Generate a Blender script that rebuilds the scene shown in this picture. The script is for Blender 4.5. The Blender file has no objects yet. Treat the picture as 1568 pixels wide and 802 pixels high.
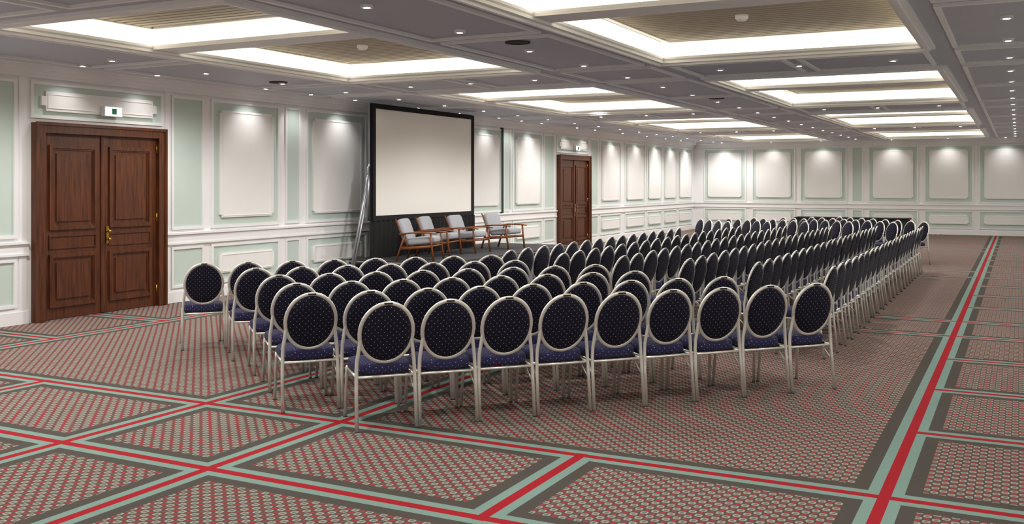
import bpy, math, random
from mathutils import Vector, Matrix
random.seed(3)
S=bpy.context.scene
S.view_settings.view_transform='Standard'
S.view_settings.exposure=1.0

def lin(r,g,b):
    f=lambda c:(c/255/12.92) if c/255<=0.04045 else ((c/255+0.055)/1.055)**2.4
    return (f(r),f(g),f(b),1)

# ---------------------------------------------------------------- materials
class NT:
    def __init__(s,name):
        s.m=bpy.data.materials.new(name); s.m.use_nodes=True
        s.t=s.m.node_tree; s.b=s.t.nodes['Principled BSDF']
    def n(s,t): return s.t.nodes.new(t)
    def l(s,a,b): s.t.links.new(a,b)
    def M(s,op,a,b=None,c=None):
        n=s.n('ShaderNodeMath'); n.operation=op
        for i,v in enumerate((a,b,c)):
            if v is None: continue
            if isinstance(v,(int,float)): n.inputs[i].default_value=v
            else: s.l(v,n.inputs[i])
        return n.outputs[0]
    def mix(s,f,a,b):
        n=s.n('ShaderNodeMix'); n.data_type='RGBA'
        if isinstance(f,(int,float)): n.inputs[0].default_value=f
        else: s.l(f,n.inputs[0])
        for i,v in ((6,a),(7,b)):
            if isinstance(v,tuple): n.inputs[i].default_value=v
            else: s.l(v,n.inputs[i])
        return n.outputs[2]
    def noise(s,scale,vec=None,detail=3):
        n=s.n('ShaderNodeTexNoise'); n.inputs['Scale'].default_value=scale; n.inputs['Detail'].default_value=detail
        if vec is not None: s.l(vec,n.inputs['Vector'])
        return n.outputs['Fac']
    def obj(s):
        return s.n('ShaderNodeTexCoord').outputs['Object']
    def xyz(s):
        sp=s.n('ShaderNodeSeparateXYZ'); s.l(s.obj(),sp.inputs[0]); return sp.outputs

def simple(name,col,rough=0.6,metal=0.0,var=0.06,scale=6,spec=0.4,bump=0):
    k=NT(name); c=lin(*col)
    d=tuple(x*(1-var) for x in c[:3])+(1,)
    f=k.noise(scale,k.obj(),1)
    k.l(k.mix(f,d,c),k.b.inputs['Base Color'])
    k.b.inputs['Roughness'].default_value=rough; k.b.inputs['Metallic'].default_value=metal
    k.b.inputs['Specular IOR Level'].default_value=spec
    if bump:
        b=k.n('ShaderNodeBump'); b.inputs['Strength'].default_value=bump; b.inputs['Distance'].default_value=0.003
        k.l(k.noise(250,k.obj()),b.inputs['Height']); k.l(b.outputs[0],k.b.inputs['Normal'])
    return k.m
def emis(name,col,st,sample=True):
    k=NT(name); k.b.inputs['Base Color'].default_value=(0.8,0.8,0.8,1)
    k.b.inputs['Emission Color'].default_value=col; k.b.inputs['Emission Strength'].default_value=st
    if not sample:
        try: k.m.cycles.emission_sampling='NONE'
        except Exception: pass
    return k.m

WHITE=simple('wall_white_paint',(242,242,242),0.5,var=0.02)
PANEL=simple('panel_fabric_white',(242,241,239),0.7,var=0.03,scale=3)
TEAL=simple('wall_teal_paint',(202,217,209),0.55,var=0.04)
CEIL=simple('ceiling_grey_paint',(188,191,202),0.6,var=0.04,scale=2)
CMOULD=simple('ceiling_moulding_paint',(240,241,241),0.5,var=0.02)
SLAT=simple('ceiling_slats',(182,174,156),0.6,var=0.06)
SLATB=simple('ceiling_slat_backing',(66,61,52),0.8)
METAL=simple('champagne_metal',(238,236,228),0.32,metal=0.65,var=0.05)
BLACK=simple('black_fabric',(18,18,20),0.8)
RUBBER=simple('black_rubber',(20,20,20),0.6)
FOOT=simple('grey_chair_glide',(90,86,80),0.6)
SCREENM=simple('screen_cloth',(240,238,232),0.8,var=0.02,scale=1)
GREYF=simple('grey_upholstery',(166,168,174),0.9,var=0.15,scale=60,bump=0.3)
OAK=simple('teak_armchair_wood',(136,78,42),0.4,var=0.3,scale=20)
BRASS=simple('brass',(220,180,90),0.25,metal=1)
GREENBOX=simple('dark_green_cloth',(30,52,42),0.8)
STAGEM=simple('stage_carpet_dark',(62,60,64),0.9,var=0.2,scale=30)
ALU=simple('aluminium',(170,172,178),0.35,metal=0.9)
COVE=emis('cove_light_glow',(1.0,0.87,0.64,1),1.35)
BULB=emis('downlight_glow',(1.0,0.95,0.88,1),10,sample=False)
EXITM=emis('exit_sign_face',(0.75,0.95,1.0,1),0.8,sample=False)
EXITG=simple('exit_sign_green',(40,140,90),0.5)

def wood():
    k=NT('mahogany_door_wood')
    mp=k.n('ShaderNodeMapping'); mp.inputs['Scale'].default_value=(6,14,1.1); k.l(k.obj(),mp.inputs[0])
    f=k.noise(2.5,mp.outputs[0],6)
    r=k.n('ShaderNodeValToRGB'); e=r.color_ramp.elements
    e[0].position=0.3; e[0].color=lin(58,29,13); e[1].position=0.75; e[1].color=lin(108,57,28)
    k.l(f,r.inputs[0]); k.l(r.outputs[0],k.b.inputs['Base Color']); k.b.inputs['Roughness'].default_value=0.4
    return k.m
WOOD=wood()

def fabric(name,col,ax):
    k=NT(name); o=k.xyz(); u=o[0]
    v=o[2] if ax==2 else k.M('SUBTRACT',o[1],o[2])
    s=0.046
    def lat(off):
        a=k.M('SUBTRACT',k.M('FRACT',k.M('ADD',k.M('DIVIDE',u,s),20.0+off)),0.5)
        b=k.M('SUBTRACT',k.M('FRACT',k.M('ADD',k.M('DIVIDE',v,s),20.0+off)),0.5)
        return k.M('ADD',k.M('MULTIPLY',a,a),k.M('MULTIPLY',b,b))
    d=k.M('MINIMUM',lat(0),lat(0.5))
    f=k.M('LESS_THAN',d,0.0036)
    c=lin(*col); n=k.mix(k.noise(80,k.obj(),1),tuple(x*0.75 for x in c[:3])+(1,),c)
    k.l(k.mix(f,n,lin(180,176,190)),k.b.inputs['Base Color'])
    k.b.inputs['Roughness'].default_value=0.9
    k.b.inputs['Sheen Weight'].default_value=0.05
    k.b.inputs['Specular IOR Level'].default_value=0.15
    return k.m
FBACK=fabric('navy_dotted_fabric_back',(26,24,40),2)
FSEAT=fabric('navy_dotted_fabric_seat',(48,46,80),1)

def carpet():
    k=NT('patterned_carpet'); o=k.xyz(); X,Y=o[0],o[1]
    M=k.M
    v=M('SUBTRACT',Y,M('MULTIPLY',M('FLOOR',M('DIVIDE',Y,8.0)),8.0))
    ab=lambda a,c:M('ABSOLUTE',M('SUBTRACT',a,c))
    mn=lambda *a:(a[0] if len(a)==1 else M('MINIMUM',a[0],mn(*a[1:])))
    d=mn(ab(X,-0.685),ab(X,-9.9),ab(X,-5.9),ab(X,-4.54),ab(v,4.6),ab(v,5.96))
    gate=M('MULTIPLY',M('GREATER_THAN',ab(v,5.28),0.72),10.0)
    d=mn(d,M('ADD',mn(ab(X,-2.57),ab(X,-7.87)),gate))
    outside=M('GREATER_THAN',ab(X,-5.2925),4.6075)
    g2=M('MULTIPLY',M('SUBTRACT',1.0,outside),10.0)
    dm=mn(ab(v,7.62),ab(v,1.28),ab(v,2.94))
    d=mn(d,M('ADD',dm,g2))
    p=0.092
    def sn(a): return M('SINE',M('MULTIPLY',a,2*math.pi/p))
    pr=M('MULTIPLY',sn(X),sn(Y))
    base=k.mix(M('GREATER_THAN',pr,0.14),lin(84,78,72),lin(164,156,144))
    base=k.mix(M('LESS_THAN',pr,-0.54),base,lin(154,60,64))
    g=M('GREATER_THAN',pr,0.66)
    base=k.mix(g,base,lin(104,112,104))
    nz=k.noise(220,k.obj(),1); nz2=k.noise(1.2,k.obj(),2)
    c=k.mix(M('LESS_THAN',d,0.19),base,lin(80,75,69))
    c=k.mix(M('LESS_THAN',d,0.100),c,lin(124,150,140))
    c=k.mix(M('LESS_THAN',d,0.034),c,lin(160,34,43))
    sh=M('ADD',0.70,M('ADD',M('MULTIPLY',nz,0.4),M('MULTIPLY',nz2,0.16)))
    cm=k.n('ShaderNodeVectorMath'); cm.operation='SCALE'; k.l(c,cm.inputs[0]); k.l(sh,cm.inputs[3])
    k.l(cm.outputs[0],k.b.inputs['Base Color'])
    k.b.inputs['Roughness'].default_value=0.95; k.b.inputs['Specular IOR Level'].default_value=0.1
    return k.m
CARPET=carpet()

# ---------------------------------------------------------------- mesh builder
class MB:
    def __init__(s): s.v=[];s.f=[];s.m=[];s.sm=[];s.mats=[]
    def mi(s,mat):
        if mat not in s.mats: s.mats.append(mat)
        return s.mats.index(mat)
    def add(s,vs,fs,mat,smooth=False):
        o=len(s.v); s.v+= [tuple(p) for p in vs]; i=s.mi(mat)
        for f in fs: s.f.append(tuple(a+o for a in f)); s.m.append(i); s.sm.append(smooth)
    def box(s,x0,x1,y0,y1,z0,z1,mat,T=None):
        x0,x1=min(x0,x1),max(x0,x1); y0,y1=min(y0,y1),max(y0,y1); z0,z1=min(z0,z1),max(z0,z1)
        vs=[(x0,y0,z0),(x1,y0,z0),(x1,y1,z0),(x0,y1,z0),(x0,y0,z1),(x1,y0,z1),(x1,y1,z1),(x0,y1,z1)]
        if T: vs=[T@Vector(p) for p in vs]
        s.add(vs,[(0,3,2,1),(4,5,6,7),(0,1,5,4),(1,2,6,5),(2,3,7,6),(3,0,4,7)],mat)
    def loft(s,rings,mat,closed=False,caps=True,smooth=True):
        n=len(rings[0]); vs=[p for r in rings for p in r]; fs=[]
        R=len(rings)
        for a in range(R if closed else R-1):
            b=(a+1)%R
            for i in range(n):
                j=(i+1)%n; fs.append((a*n+i,a*n+j,b*n+j,b*n+i))
        if caps and not closed:
            fs.append(tuple(range(n-1,-1,-1))); fs.append(tuple((R-1)*n+i for i in range(n)))
        s.add(vs,fs,mat,smooth)
    def tube(s,pts,r,mat,n=8,closed=False,ry=None):
        pts=[Vector(p) for p in pts]; rings=[]; N=len(pts); ref=None
        for i,p in enumerate(pts):
            if closed: t=pts[(i+1)%N]-pts[i-1]
            else: t=pts[min(i+1,N-1)]-pts[max(i-1,0)]
            t.normalize()
            if ref is None:
                ref=Vector((0,1,0)) if abs(t.y)<0.9 else Vector((1,0,0))
            a=ref-t*ref.dot(t); a.normalize(); ref=a; b=t.cross(a)
            rings.append([p+a*math.cos(2*math.pi*k/n)*r+b*math.sin(2*math.pi*k/n)*(ry or r) for k in range(n)])
        s.loft(rings,mat,closed=closed)
    def cushion(s,hx,hy,z0,z1,mat,T=None,e=4.0,n=28,taper=0.0,crown=0.01,soft=0.02):
        prof=[(0.90,z0),(0.97,z0+soft*0.3),(1.0,z0+soft),(1.0,z1-soft),(0.975,z1-soft*0.35),(0.92,z1),(0.6,z1+crown*0.7),(0.25,z1+crown)]
        rings=[]
        for sc,z in prof:
            ring=[]
            for k in range(n):
                a=2*math.pi*k/n; c,d=math.cos(a),math.sin(a)
                x=math.copysign(abs(c)**(2/e),c)*hx*sc; y=math.copysign(abs(d)**(2/e),d)*hy*sc
                x*=1+taper*(y/hy)
                p=Vector((x,y,z)); ring.append(T@p if T else p)
            rings.append(ring)
        s.loft(rings,mat)
    def disk(s,c,r,z,mat,n=12,up=False):
        vs=[(c[0]+r*math.cos(2*math.pi*k/n),c[1]+r*math.sin(2*math.pi*k/n),z) for k in range(n)]
        s.add(vs,[tuple(range(n)) if up else tuple(range(n-1,-1,-1))],mat)
    def mesh(s,name):
        me=bpy.data.meshes.new(name); me.from_pydata(s.v,[],s.f)
        for m in s.mats: me.materials.append(m)
        me.polygons.foreach_set('material_index',s.m); me.polygons.foreach_set('use_smooth',s.sm); me.update()
        return me
    def build(s,name,loc=(0,0,0),rot=0):
        o=bpy.data.objects.new(name,s.mesh(name)); S.collection.objects.link(o)
        o.location=loc; o.rotation_euler=(0,0,rot); return o

# ---------------------------------------------------------------- room constants
XL,XR,YB,YF,H=-11.3,1.3,-3.0,37.3,3.35
m=MB(); m.box(XL-0.2,XR+0.2,YB-0.2,YF+0.2,-0.1,0,CARPET); m.build('floor')
for nm,bx in (('wall_left',(XL-0.2,XL,YB-0.2,YF+0.2)),('wall_right',(XR,XR+0.2,YB-0.2,YF+0.2)),
              ('wall_far',(XL,XR,YF,YF+0.2)),('wall_back',(XL,XR,YB-0.2,YB))):
    m=MB(); m.box(*bx,0,H+0.5,WHITE); m.build(nm)

def WB(m,wall,s0,s1,z0,z1,o0,o1,mat):
    if wall=='L': m.box(XL+o0,XL+o1,s0,s1,z0,z1,mat)
    elif wall=='R': m.box(XR-o1,XR-o0,s0,s1,z0,z1,mat)
    elif wall=='F': m.box(s0,s1,YF-o1,YF-o0,z0,z1,mat)
    else: m.box(s0,s1,YB+o0,YB+o1,z0,z1,mat)
def WFr(m,wall,s0,s1,z0,z1,w,o0,o1,mat):
    WB(m,wall,s0,s1,z1-w,z1,o0,o1,mat); WB(m,wall,s0,s1,z0,z0+w,o0,o1,mat)
    WB(m,wall,s0,s0+w,z0+w,z1-w,o0,o1,mat); WB(m,wall,s1-w,s1,z0+w,z1-w,o0,o1,mat)
ZU0,ZU1,ZL0,ZL1=1.13,3.08,0.25,0.80
def notched(m,wall,s0,s1,z0,z1,n,mat):
    WB(m,wall,s0,s1,z0+n,z1-n,0.0,0.045,mat)
    WB(m,wall,s0+n,s1-n,z0,z1,0.0,0.0445,mat)
    WFr(m,wall,s0+n*1.3,s1-n*1.3,z0+n*0.5,z1-n*0.5,0.012,0.04,0.052,WHITE)
def wide(m,wall,s0,s1):
    WB(m,wall,s0,s1,ZU0,ZU1,0.0,0.008,TEAL); WFr(m,wall,s0-0.04,s1+0.04,ZU0-0.04,ZU1+0.04,0.045,0,0.032,WHITE)
    notched(m,wall,s0+0.13,s1-0.13,ZU0+0.12,ZU1-0.12,0.045,PANEL)
    WB(m,wall,s0,s1,ZL0,ZL1,0.0,0.008,TEAL); WFr(m,wall,s0-0.04,s1+0.04,ZL0-0.04,ZL1+0.04,0.045,0,0.032,WHITE)
    notched(m,wall,s0+0.12,s1-0.12,ZL0+0.12,ZL1-0.12,0.04,PANEL)
def narrow(m,wall,s0,s1):
    for a,b in ((ZU0,ZU1),(ZL0,ZL1)):
        WB(m,wall,s0,s1,a,b,0.0,0.008,TEAL); WFr(m,wall,s0-0.035,s1+0.035,a-0.035,b+0.035,0.04,0,0.03,WHITE)
doors=[(8.35,10.5),(24.5,26.68)]
LW=[(2.9,4.5),(4.8,6.3),(11.54,13.06),(13.85,15.59),(16.2,17.5),(17.8,19.2),(19.5,21.2),(21.86,23.5),(27.62,29.3),(29.75,31.6),(31.85,33.35),(33.6,35.06),(35.3,36.95),(-0.6,1.1),(-2.6,-0.9)]
LN=[(1.4,2.6),(6.6,7.0),(7.4,8.1),(10.72,11.31),(13.29,13.61),(21.36,21.7),(23.68,24.27),(26.88,27.4)]
FW=[(-10.85,-9.28),(-8.98,-7.44),(-7.19,-5.6),(-4.79,-3.19),(-2.92,-1.42),(-1.18,0.4)]
FN=[(-5.36,-5.04),(0.65,1.1)]
def continuous(m,wall,segs):
    for a,b in segs:
        WB(m,wall,a,b,0,0.16,0,0.03,WHITE); WB(m,wall,a,b,0.16,0.19,0,0.018,WHITE)
        WB(m,wall,a,b,0.88,1.02,0,0.03,WHITE); WB(m,wall,a,b,1.02,1.05,0,0.06,WHITE); WB(m,wall,a,b,0.87,0.90,0,0.045,WHITE)
def cornice(m,wall,a,b):
    WB(m,wall,a,b,3.16,3.20,0,0.05,WHITE); WB(m,wall,a,b,3.20,3.26,0,0.09,WHITE)
    WB(m,wall,a,b,3.26,3.31,0,0.16,WHITE); WB(m,wall,a,b,3.31,3.35,0,0.22,WHITE)
m=MB()
for a,b in LW: wide(m,'L',a,b)
for a,b in LN: narrow(m,'L',a,b)
for a,b in doors:
    WB(m,'L',a+0.02,b-0.02,2.67,ZU1,0,0.008,TEAL); WFr(m,'L',a-0.02,b+0.02,2.64,ZU1+0.04,0.04,0,0.032,WHITE)
    notched(m,'L',a+0.12,b-0.12,2.74,ZU1-0.08,0.07,PANEL)
continuous(m,'L',[(YB,8.30),(10.55,24.45),(26.73,YF)])
for s in (8.22,10.62,24.37,26.8): WB(m,'L',s-0.05,s+0.05,0.19,3.16,0,0.02,WHITE)
cornice(m,'L',YB,YF)
m.build('trim_1')
m=MB()
for a,b in FW: wide(m,'F',a,b)
for a,b in FN: narrow(m,'F',a,b)
continuous(m,'F',[(XL,XR)]); cornice(m,'F',XL,XR); m.build('trim_2')
m=MB()
y=YB+0.4
while y<YF-2: wide(m,'R',y,y+1.6); narrow(m,'R',y+1.85,y+2.25); y+=2.5
continuous(m,'R',[(YB,YF)]); cornice(m,'R',YB,YF); m.build('trim_3')
m=MB()
for i in range(5): wide(m,'B',-10.9+i*2.4,-9.2+i*2.4)
continuous(m,'B',[(XL,XR)]); cornice(m,'B',XL,XR); m.build('trim_4')
m=MB(); WB(m,'L',21.2,21.28,1.06,3.15,0.0,0.05,GREENBOX); m.build('trim_5')

def door(idx,a,b):
    m=MB(); top=2.58; fw=0.13
    for s0,s1,z0,z1 in ((a,a+fw,0,top),(b-fw,b,0,top),(a+fw,b-fw,top-fw,top)):
        WB(m,'L',s0,s1,z0,z1,0.002,0.11,WOOD)
    WFr(m,'L',a-0.01,b+0.01,-0.04,top+0.01,0.04,0.11,0.13,WOOD)
    mid=(a+b)/2
    for s0,s1 in ((a+fw,mid-0.004),(mid+0.004,b-fw)):
        WB(m,'L',s0,s1,0.01,top-fw,0.002,0.035,WOOD)
        for z0,z1 in ((0.16,0.86),(1.18,2.30)):
            WFr(m,'L',s0+0.10,s1-0.10,z0,z1,0.045,0.03,0.062,WOOD)
            WFr(m,'L',s0+0.145,s1-0.145,z0+0.045,z1-0.045,0.02,0.03,0.048,WOOD)
            WB(m,'L',s0+0.21,s1-0.21,z0+0.11,z1-0.11,0.03,0.052,WOOD)
        WFr(m,'L',s0+0.10,s1-0.10,0.93,1.11,0.02,0.03,0.05,WOOD)
    WB(m,'L',mid-0.03,mid+0.03,0.01,top-fw,0.03,0.055,WOOD)
    dz=1.08
    WB(m,'L',mid+0.05,mid+0.09,dz-0.12,dz+0.12,0.05,0.058,BRASS)
    for zz in (dz+0.05,dz-0.06):
        m.tube([(XL+0.05,mid+0.07,zz),(XL+0.09,mid+0.07,zz)],0.012,BRASS)
        m.tube([(XL+0.085,mid+0.07,zz),(XL+0.095,mid+0.07,zz),(XL+0.115,mid+0.07,zz),(XL+0.12,mid+0.07,zz)],0.024,BRASS,n=12)
    for zz in (0.25,1.3,2.3):
        for s in (a+fw-0.005,b-fw+0.005): m.tube([(XL+0.05,s,zz-0.06),(XL+0.05,s,zz+0.06)],0.012,BRASS)
    m.build('door_%d'%idx)
    m=MB(); c=mid+0.12
    m.box(XL+0.05,XL+0.12,c-0.15,c+0.15,2.72,2.86,WHITE); m.box(XL+0.12,XL+0.123,c-0.14,c+0.14,2.73,2.85,EXITM)
    m.box(XL+0.123,XL+0.124,c-0.03,c+0.05,2.75,2.83,EXITG)
    m.build('exit_sign')
for i,(a,b) in enumerate(doors): door(i+1,a,b)

# ---------------------------------------------------------------- ceiling
cols=[(-8.95,-5.95),(-4.02,-0.98)]
rows=[]
for n in range(-1,4):
    o=8*n; rows+=[(6.2+o,8.2+o),(8.6+o,11.95+o)]
rows=[(max(a,YB+0.5),b) for a,b in rows if b>YB+1]
xs=sorted({XL-0.2,XR+0.2}|{v for c in cols for v in c}); ys=sorted({YB-0.2,YF+0.2}|{v for r in rows for v in r})
m=MB()
for i in range(len(xs)-1):
    for j in range(len(ys)-1):
        cx=(xs[i]+xs[i+1])/2; cy=(ys[j]+ys[j+1])/2
        if any(a<cx<b for a,b in cols) and any(a<cy<b for a,b in rows): continue
        beam=any(a<cx<b for a,b in cols) and ys[j+1]-ys[j]<0.6
        m.box(xs[i],xs[i+1],ys[j],ys[j+1],H,H+0.02,CMOULD if beam else CEIL)
m.build('ceiling')
mc=MB(); ms=MB(); mt=MB()
ZS=H+0.28
for a,b in cols:
    for c,d in rows:
        g=0.05
        for (x0,x1,y0,y1) in ((a-g-0.02,a-g,c-g,d+g),(b+g,b+g+0.02,c-g,d+g),(a-g,b+g,c-g-0.02,c-g),(a-g,b+g,d+g,d+g+0.02)):
            mc.box(x0,x1,y0,y1,H+0.05,ZS-0.03,COVE)
        for (x0,x1,y0,y1) in ((a-g-0.02,a,c-g-0.02,d+g+0.02),(b,b+g+0.02,c-g-0.02,d+g+0.02),(a,b,c-g-0.02,c),(a,b,d,d+g+0.02)):
            mt.box(x0,x1,y0,y1,H+0.021,H+0.049,CMOULD)
        ms.box(a-g-0.02,b+g+0.02,c-g-0.02,d+g+0.02,ZS,ZS+0.02,CMOULD)
        i0=0.12
        ms.box(a+i0,b-i0,c+i0,d-i0,ZS-0.03,ZS-0.001,SLATB)
        WFx=0.06
        for (x0,x1,y0,y1) in ((a+i0-WFx,a+i0,c+i0-WFx,d-i0+WFx),(b-i0,b-i0+WFx,c+i0-WFx,d-i0+WFx),(a+i0,b-i0,c+i0-WFx,c+i0),(a+i0,b-i0,d-i0,d-i0+WFx)):
            ms.box(x0,x1,y0,y1,ZS-0.07,ZS-0.001,CMOULD)
        yy=c+i0+0.02
        while yy<d-i0-0.06:
            ms.box(a+i0,b-i0,yy,yy+0.082,ZS-0.06,ZS-0.03,SLAT); yy+=0.12
for n in range(-1,4):
    o=8*n; y0=max(6.2+o,YB+0.5); y1=11.95+o
    for a,b in cols:
        for k,(ex,w,dz) in enumerate(((0.0,0.05,0.03),(0.05,0.04,0.06),(0.09,0.05,0.035))):
            X0,X1,Y0,Y1=a-ex,b+ex,y0-ex,y1+ex
            for q in ((X0-w,X0,Y0-w,Y1+w),(X1,X1+w,Y0-w,Y1+w),(X0,X1,Y0-w,Y0),(X0,X1,Y1,Y1+w)):
                mt.box(*q,H-dz,H-0.0005,CMOULD)
def cframe(x0,x1,y0,y1,w=0.05,dz=0.03):
    for q in ((x0,x0+w,y0,y1),(x1-w,x1,y0,y1),(x0+w,x1-w,y0,y0+w),(x0+w,x1-w,y1-w,y1)):
        mt.box(*q,H-dz,H-0.0005,CMOULD)
for n in range(-1,4):
    o=8*n; yA,yB_=6.05+o,12.15+o
    bands=[(yA+0.05,yA+2.95),(yA+3.15,yB_-0.05),(yB_+0.2,yB_+1.7)]
    for (x0,x1) in ((-5.65,-4.32),(-0.66,0.95),(-10.95,-9.25)):
        for (p,q) in bands:
            if p<YB+0.2 : continue
            if q>YF-0.3: continue
            cframe(x0,x1,p,q)
    if yB_+1.7<YF-0.2:
        for (x0,x1) in ((-9.0,-7.55),(-7.4,-5.95),(-4.08,-2.6),(-2.45,-0.95)):
            cframe(x0,x1,yB_+0.2,yB_+1.7)
mc.build('cove_light'); ms.build('ceiling_slat_panels'); mt.build('trim_6')
md=MB()
def dl(x,y,r=0.036):
    md.disk((x,y),r+0.022,H-0.026,CMOULD,n=14)
    n=14
    rg=[[ (x+(r+0.022)*math.cos(2*math.pi*k/n),y+(r+0.022)*math.sin(2*math.pi*k/n),z) for k in range(n)] for z in (H-0.0005,H-0.026)]
    md.loft(rg,CMOULD,caps=False); md.disk((x,y),r*0.8,H-0.028,BULB,n=12)
pts=[]; i=0
yy=-1.0; lit=[]
while yy<36.5:
    pts+=[(-5.05,yy),(-0.1,yy),(-10.1,yy)]
    if i%2==0: lit+=[(-5.05,yy,84),(-0.1,yy,66)]
    else:
        lit+=[(-9.6 if not 13<yy<20 else -8.2,yy,120)]  # added fill spots off the fitting row, to brighten left wall and screen
    yy+=1.6; i+=1
for n in range(-1,4):
    o=8*n; y1=13.1+o
    if y1<36.8: pts+=[(x,y1) for x in (-8.6,-7.5,-6.4,-3.6,-2.55,-1.4)]; lit+=[(-7.5,y1,90),(-2.55,y1,84)]
for p in pts: dl(*p)
wl=[]
for a,b in LW: wl.append((XL+0.42,(a+b)/2,15))
for a,b in doors: wl+= [(XL+0.42,a+0.45,9),(XL+0.42,b-0.45,9)]
for a,b in LN:
    if b-a<0.5 and a>8: wl.append((XL+0.42,(a+b)/2,13))
fl=[((a+b)/2,YF-0.45,14) for a,b in FW]
for p in wl+fl: dl(p[0],p[1],r=0.034)
md.build('recessed_downlights')
def spot(x,y,dx,dy,e=28,ang=75,bl=0.8,r=0.03):
    L=bpy.data.lights.new('downlight_and_fill_spot','SPOT'); L.energy=e; L.spot_size=math.radians(ang); L.spot_blend=bl
    L.shadow_soft_size=r; L.color=(1,0.975,0.945)
    o=bpy.data.objects.new('downlight_and_fill_spot',L); S.collection.objects.link(o); o.location=(x,y,H-0.04)
    o.rotation_euler=Vector((dx,dy,-1)).to_track_quat('-Z','Y').to_euler()
for x,y,e in wl: spot(x,y,-0.28,0,e=e,ang=100,bl=1.0)
for x,y,e in fl: spot(x,y,0,0.28,e=e,ang=100,bl=1.0)
for x,y,e in lit: spot(x,y,0,0,e=e,ang=160,bl=0.6,r=0.12)  # downlights plus the added left-side fill spots
m=MB()
for x,y in ((-2.6,10.3),(-7.5,10.3),(-2.6,18.3)):
    n=16; rg=[[ (x+r*math.cos(2*math.pi*k/n),y+r*math.sin(2*math.pi*k/n),z) for k in range(n)] for z,r in ((ZS-0.06,0.07),(ZS-0.09,0.07),(ZS-0.12,0.045))]
    m.loft(rg,CMOULD)
m.build('smoke_detector')
m=MB()
for x,y in ((-4.9,9.6),(-10.1,11.7),(0.3,11.5),(0.3,14.5),(-4.9,17.6),(0.2,9.0)):
    n=20; rg=[[ (x+r*math.cos(2*math.pi*k/n),y+r*math.sin(2*math.pi*k/n),z) for k in range(n)] for z,r in ((H-0.001,0.14),(H-0.014,0.14),(H-0.016,0.125),(H-0.008,0.12))]
    m.loft(rg,SLATB)
m.build('ceiling_speaker')

# ---------------------------------------------------------------- banquet chair
def chair_mesh():
    m=MB(); a=math.radians(13)
    B=Vector((0,-0.205,0.485)); U=Vector((0,-math.sin(a),math.cos(a))); N=Vector((0,-math.cos(a),-math.sin(a)))
    hw,hh=0.197,0.226
    C=B+U*hh
    def P(t,k=1.0,off=0): return C+Vector((1,0,0))*hw*k*math.cos(t)+U*hh*k*math.sin(t)+N*off
    m.tube([P(2*math.pi*i/36) for i in range(36)],0.011,METAL,n=8,closed=True,ry=0.017)
    rings=[]
    for k,off in ((0.0,0.028),(0.5,0.027),(0.85,0.022),(0.945,0.008),(0.945,-0.012),(0.85,-0.030),(0.5,-0.040),(0.0,-0.042)):
        k=max(k,0.02); rings.append([P(2*math.pi*i/32,k,off) for i in range(32)])
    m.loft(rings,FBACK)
    m.tube([C+U*(hh+0.004)+Vector((x,0,0))+N*0.014 for x in (-0.03,0,0.03)],0.007,RUBBER,n=6)
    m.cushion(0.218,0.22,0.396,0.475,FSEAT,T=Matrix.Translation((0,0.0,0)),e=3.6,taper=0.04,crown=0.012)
    m.box(-0.19,0.19,-0.18,0.20,0.388,0.404,RUBBER)
    for s in (-1,1):
        t0=-0.25
        top=C+Vector((s*(hw)*math.cos(t0),0,0))+U*hh*math.sin(t0)
        m.tube([top+Vector((0,0,0.03)),top,(s*0.212,-0.228,0.50),(s*0.216,-0.228,0.43),(s*0.219,-0.240,0.30),(s*0.222,-0.275,0.012)],0.0125,METAL,n=8,ry=0.0145)
        m.tube([(s*0.2,0.20,0.40),(s*0.203,0.205,0.36),(s*0.212,0.235,0.012)],0.0125,METAL,n=8)
        m.tube([(s*0.214,-0.226,0.388),(s*0.2,0.20,0.388)],0.011,METAL,n=8)
        m.tube([(s*0.218,-0.243,0.26),(s*0.2,-0.10,0.388)],0.006,METAL,n=6)
        m.tube([(s*0.222,-0.275,0.0),(s*0.222,-0.275,0.014)],0.0155,FOOT,n=8)
        m.tube([(s*0.212,0.235,0.0),(s*0.212,0.235,0.014)],0.0155,FOOT,n=8)
    m.tube([(-0.214,-0.226,0.383),(0.214,-0.226,0.383)],0.010,METAL,n=8)
    m.tube([(-0.2,0.19,0.383),(0.2,0.19,0.383)],0.010,METAL,n=8)
    return m.mesh('banquet_chair')
CM=chair_mesh()
def put(x,y,fx,fy,jit=1.0):
    o=bpy.data.objects.new('banquet_chair',CM); S.collection.objects.link(o)
    o.location=(x+random.uniform(-.006,.006)*jit,y+random.uniform(-.006,.006)*jit,0); o.rotation_euler=(0,0,math.atan2(-fx,fy)+math.radians(random.uniform(-1.2,1.2))*jit)
fw=[0,.80,1.6,2.42,3.26,4.10]; st=[0,-.43,-.43,-.476,-.6,-1.05]; en=[4.16,3.85,3.6,3.3,2.95,2.6]
SP=0.470
for k in range(6):
    n=int((en[k]-st[k])/SP+0.35)
    for i in range(n):
        l=st[k]+0.23+SP*i; f=0.275+fw[k]
        ca=(-4.24+.668*l-.744*f, 5.75+.744*l+.668*f); put(*ca,-.744,.668)
y0s=[10.62,10.78,10.92,10.98,11.05,11.2]; y1s=[21.4,21.2,20.8,20.4,19.6,18.7]
for k in range(6):
    y=y0s[k]
    while y<y1s[k]:
        ph=math.radians(8*(1-(y-11)/10)); put(-1.73-0.82*k-0.275,y,-math.cos(ph),math.sin(ph)); y+=0.5
st3=[0,0,0,0,.3,.5]; en3=[3.9,3.7,3.4,3.0,2.7,2.4]
for k in range(6):
    n=int((en3[k]-st3[k])/SP+0.35)
    for i in range(n):
        l=st3[k]+0.23+SP*i; f=0.275+fw[k]
        put(-4.24+.668*l-.744*f, 32-(5.75+.744*l+.668*f),-.744,-.668)

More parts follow.
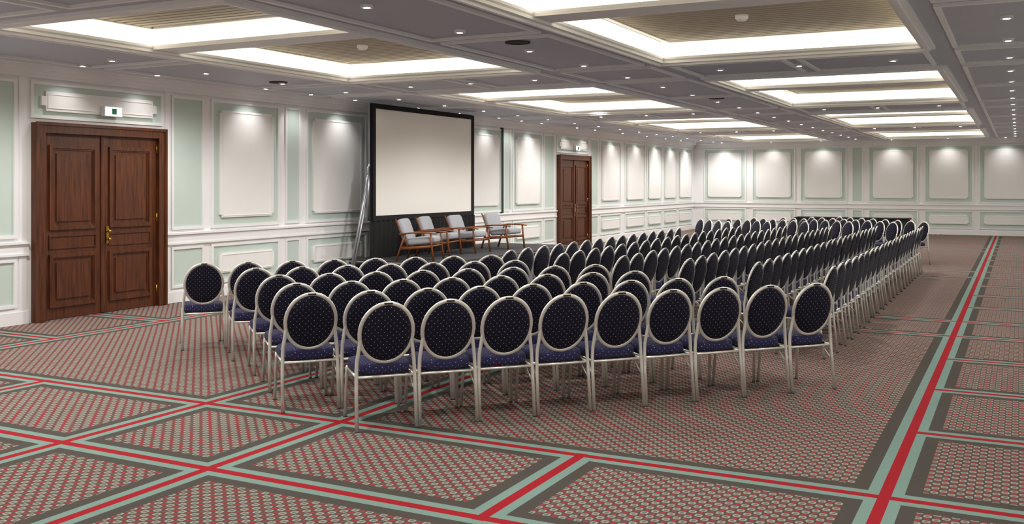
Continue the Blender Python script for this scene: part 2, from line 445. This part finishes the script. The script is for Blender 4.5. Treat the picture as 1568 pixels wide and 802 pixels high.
# ---------------------------------------------------------------- stage, screen, armchairs
ZST=0.40
m=MB(); m.box(-10.95,-8.9,14.62,20.2,0.31,ZST,STAGEM); m.box(-10.9,-8.95,14.67,20.15,0.0,0.31,BLACK)
m.box(-10.96,-8.89,14.61,20.21,0.35,0.375,ALU); m.build('stage_platform')
m=MB(); X=-10.6; y0,y1,z0,z1=14.85,18.62,1.10,3.27
m.box(X-0.03,X,y0,y1,z0,z1,BLACK)
b=0.09
m.box(X,X+0.006,y0+b,y1-b,z0+b,z1-b,SCREENM)
for q in ((y0,y0+b,z0,z1),(y1-b,y1,z0,z1),(y0+b,y1-b,z0,z0+b),(y0+b,y1-b,z1-b,z1)): m.box(X,X+0.03,*q,BLACK)
m.box(X-0.06,X-0.031,y0-0.02,y1+0.02,z0-0.02,z1+0.02,ALU)
nn=80
ring=[]
for i in range(nn+1):
    yy=y0-0.1+(y1-y0+0.1)*i/nn; ring.append((X+0.02+0.025*math.sin(i*1.9),yy))
vs=[(x,y,z) for z in (ZST+0.003,z0) for x,y in ring]; m.add(vs,[(i,i+1,nn+2+i,nn+1+i) for i in range(nn)],BLACK,True)
for yy in (y0+0.03,y1-0.03): m.tube([(X-0.045,yy,ZST+0.003),(X-0.045,yy,z1)],0.025,ALU)
m.tube([(X-0.05,y0,2.15),(X-0.05,y0-0.62,0.0)],0.022,ALU); m.tube([(X-0.10,y0-0.02,1.6),(X-0.10,y0-0.48,0.0)],0.018,ALU)
m.tube([(X-0.05,y0-0.05,2.1),(X-0.05,y0-0.05,1.1)],0.03,ALU)
m.build('projection_screen')

def arm_mesh():
    m=MB()
    T=Matrix.Translation((0,0.03,0.30))@Matrix.Rotation(math.radians(6),4,'X')
    m.cushion(0.27,0.28,0.0,0.12,GREYF,T=T,e=6,soft=0.035,crown=0.02)
    T=Matrix.Translation((0,-0.33,0.54))@Matrix.Rotation(math.radians(90+20),4,'X')
    m.cushion(0.27,0.235,-0.055,0.045,GREYF,T=T,e=6,soft=0.035,crown=0.02)
    for s in (-1,1):
        x=s*0.315
        m.tube([(x,0.32,0.0),(x,0.28,0.3),(x,0.26,0.50)],0.019,OAK,ry=0.024)
        m.tube([(x,-0.42,0.0),(x,-0.33,0.25),(x,-0.24,0.49)],0.019,OAK,ry=0.024)
        m.tube([(x,0.28,0.27),(x,-0.33,0.22)],0.016,OAK,ry=0.026)
        m.tube([(x,0.37,0.505),(x,0.2,0.52),(x,-0.1,0.515),(x,-0.36,0.485)],0.036,OAK,ry=0.015)
        m.tube([(s*0.28,-0.2,0.25),(s*0.28,-0.44,0.76)],0.014,OAK)
    for y,z in ((0.27,0.27),(-0.3,0.24)): m.tube([(-0.315,y,z),(0.315,y,z)],0.016,OAK)
    return m.mesh('lounge_armchair')
AM=arm_mesh()
for x,y,deg in ((-9.6,15.02,14),(-9.9,16.15,8),(-9.78,17.05,0),(-9.75,18.5,-8)):
    o=bpy.data.objects.new('lounge_armchair',AM); S.collection.objects.link(o); o.location=(x,y,ZST+0.008); o.rotation_euler=(0,0,math.radians(-90+deg))
    o.scale=(0.95,0.95,0.97)
m=MB(); m.box(-6.75,-3.2,34.0,34.8,0.05,0.60,GREENBOX); m.box(-6.8,-3.15,33.95,34.85,0.60,0.64,BLACK)
for x in (-6.6,-5,-3.4):
    for y in (34.1,34.7): m.tube([(x,y,0),(x,y,0.1)],0.03,ALU)
m.build('folded_stage_riser')

# ---------------------------------------------------------------- world & camera
w=bpy.data.worlds.new('w'); S.world=w; w.use_nodes=True
w.node_tree.nodes['Background'].inputs[0].default_value=(0.5,0.5,0.55,1); w.node_tree.nodes['Background'].inputs[1].default_value=0.3
c=bpy.data.cameras.new('camera'); co=bpy.data.objects.new('camera',c); S.collection.objects.link(co); S.camera=co
co.location=(0,0,1.8); co.rotation_euler=(math.radians(90),0,math.radians(27.37))
c.sensor_width=36; c.lens=36*1499/1568; c.shift_y=-(401-280)/1568; c.clip_end=200
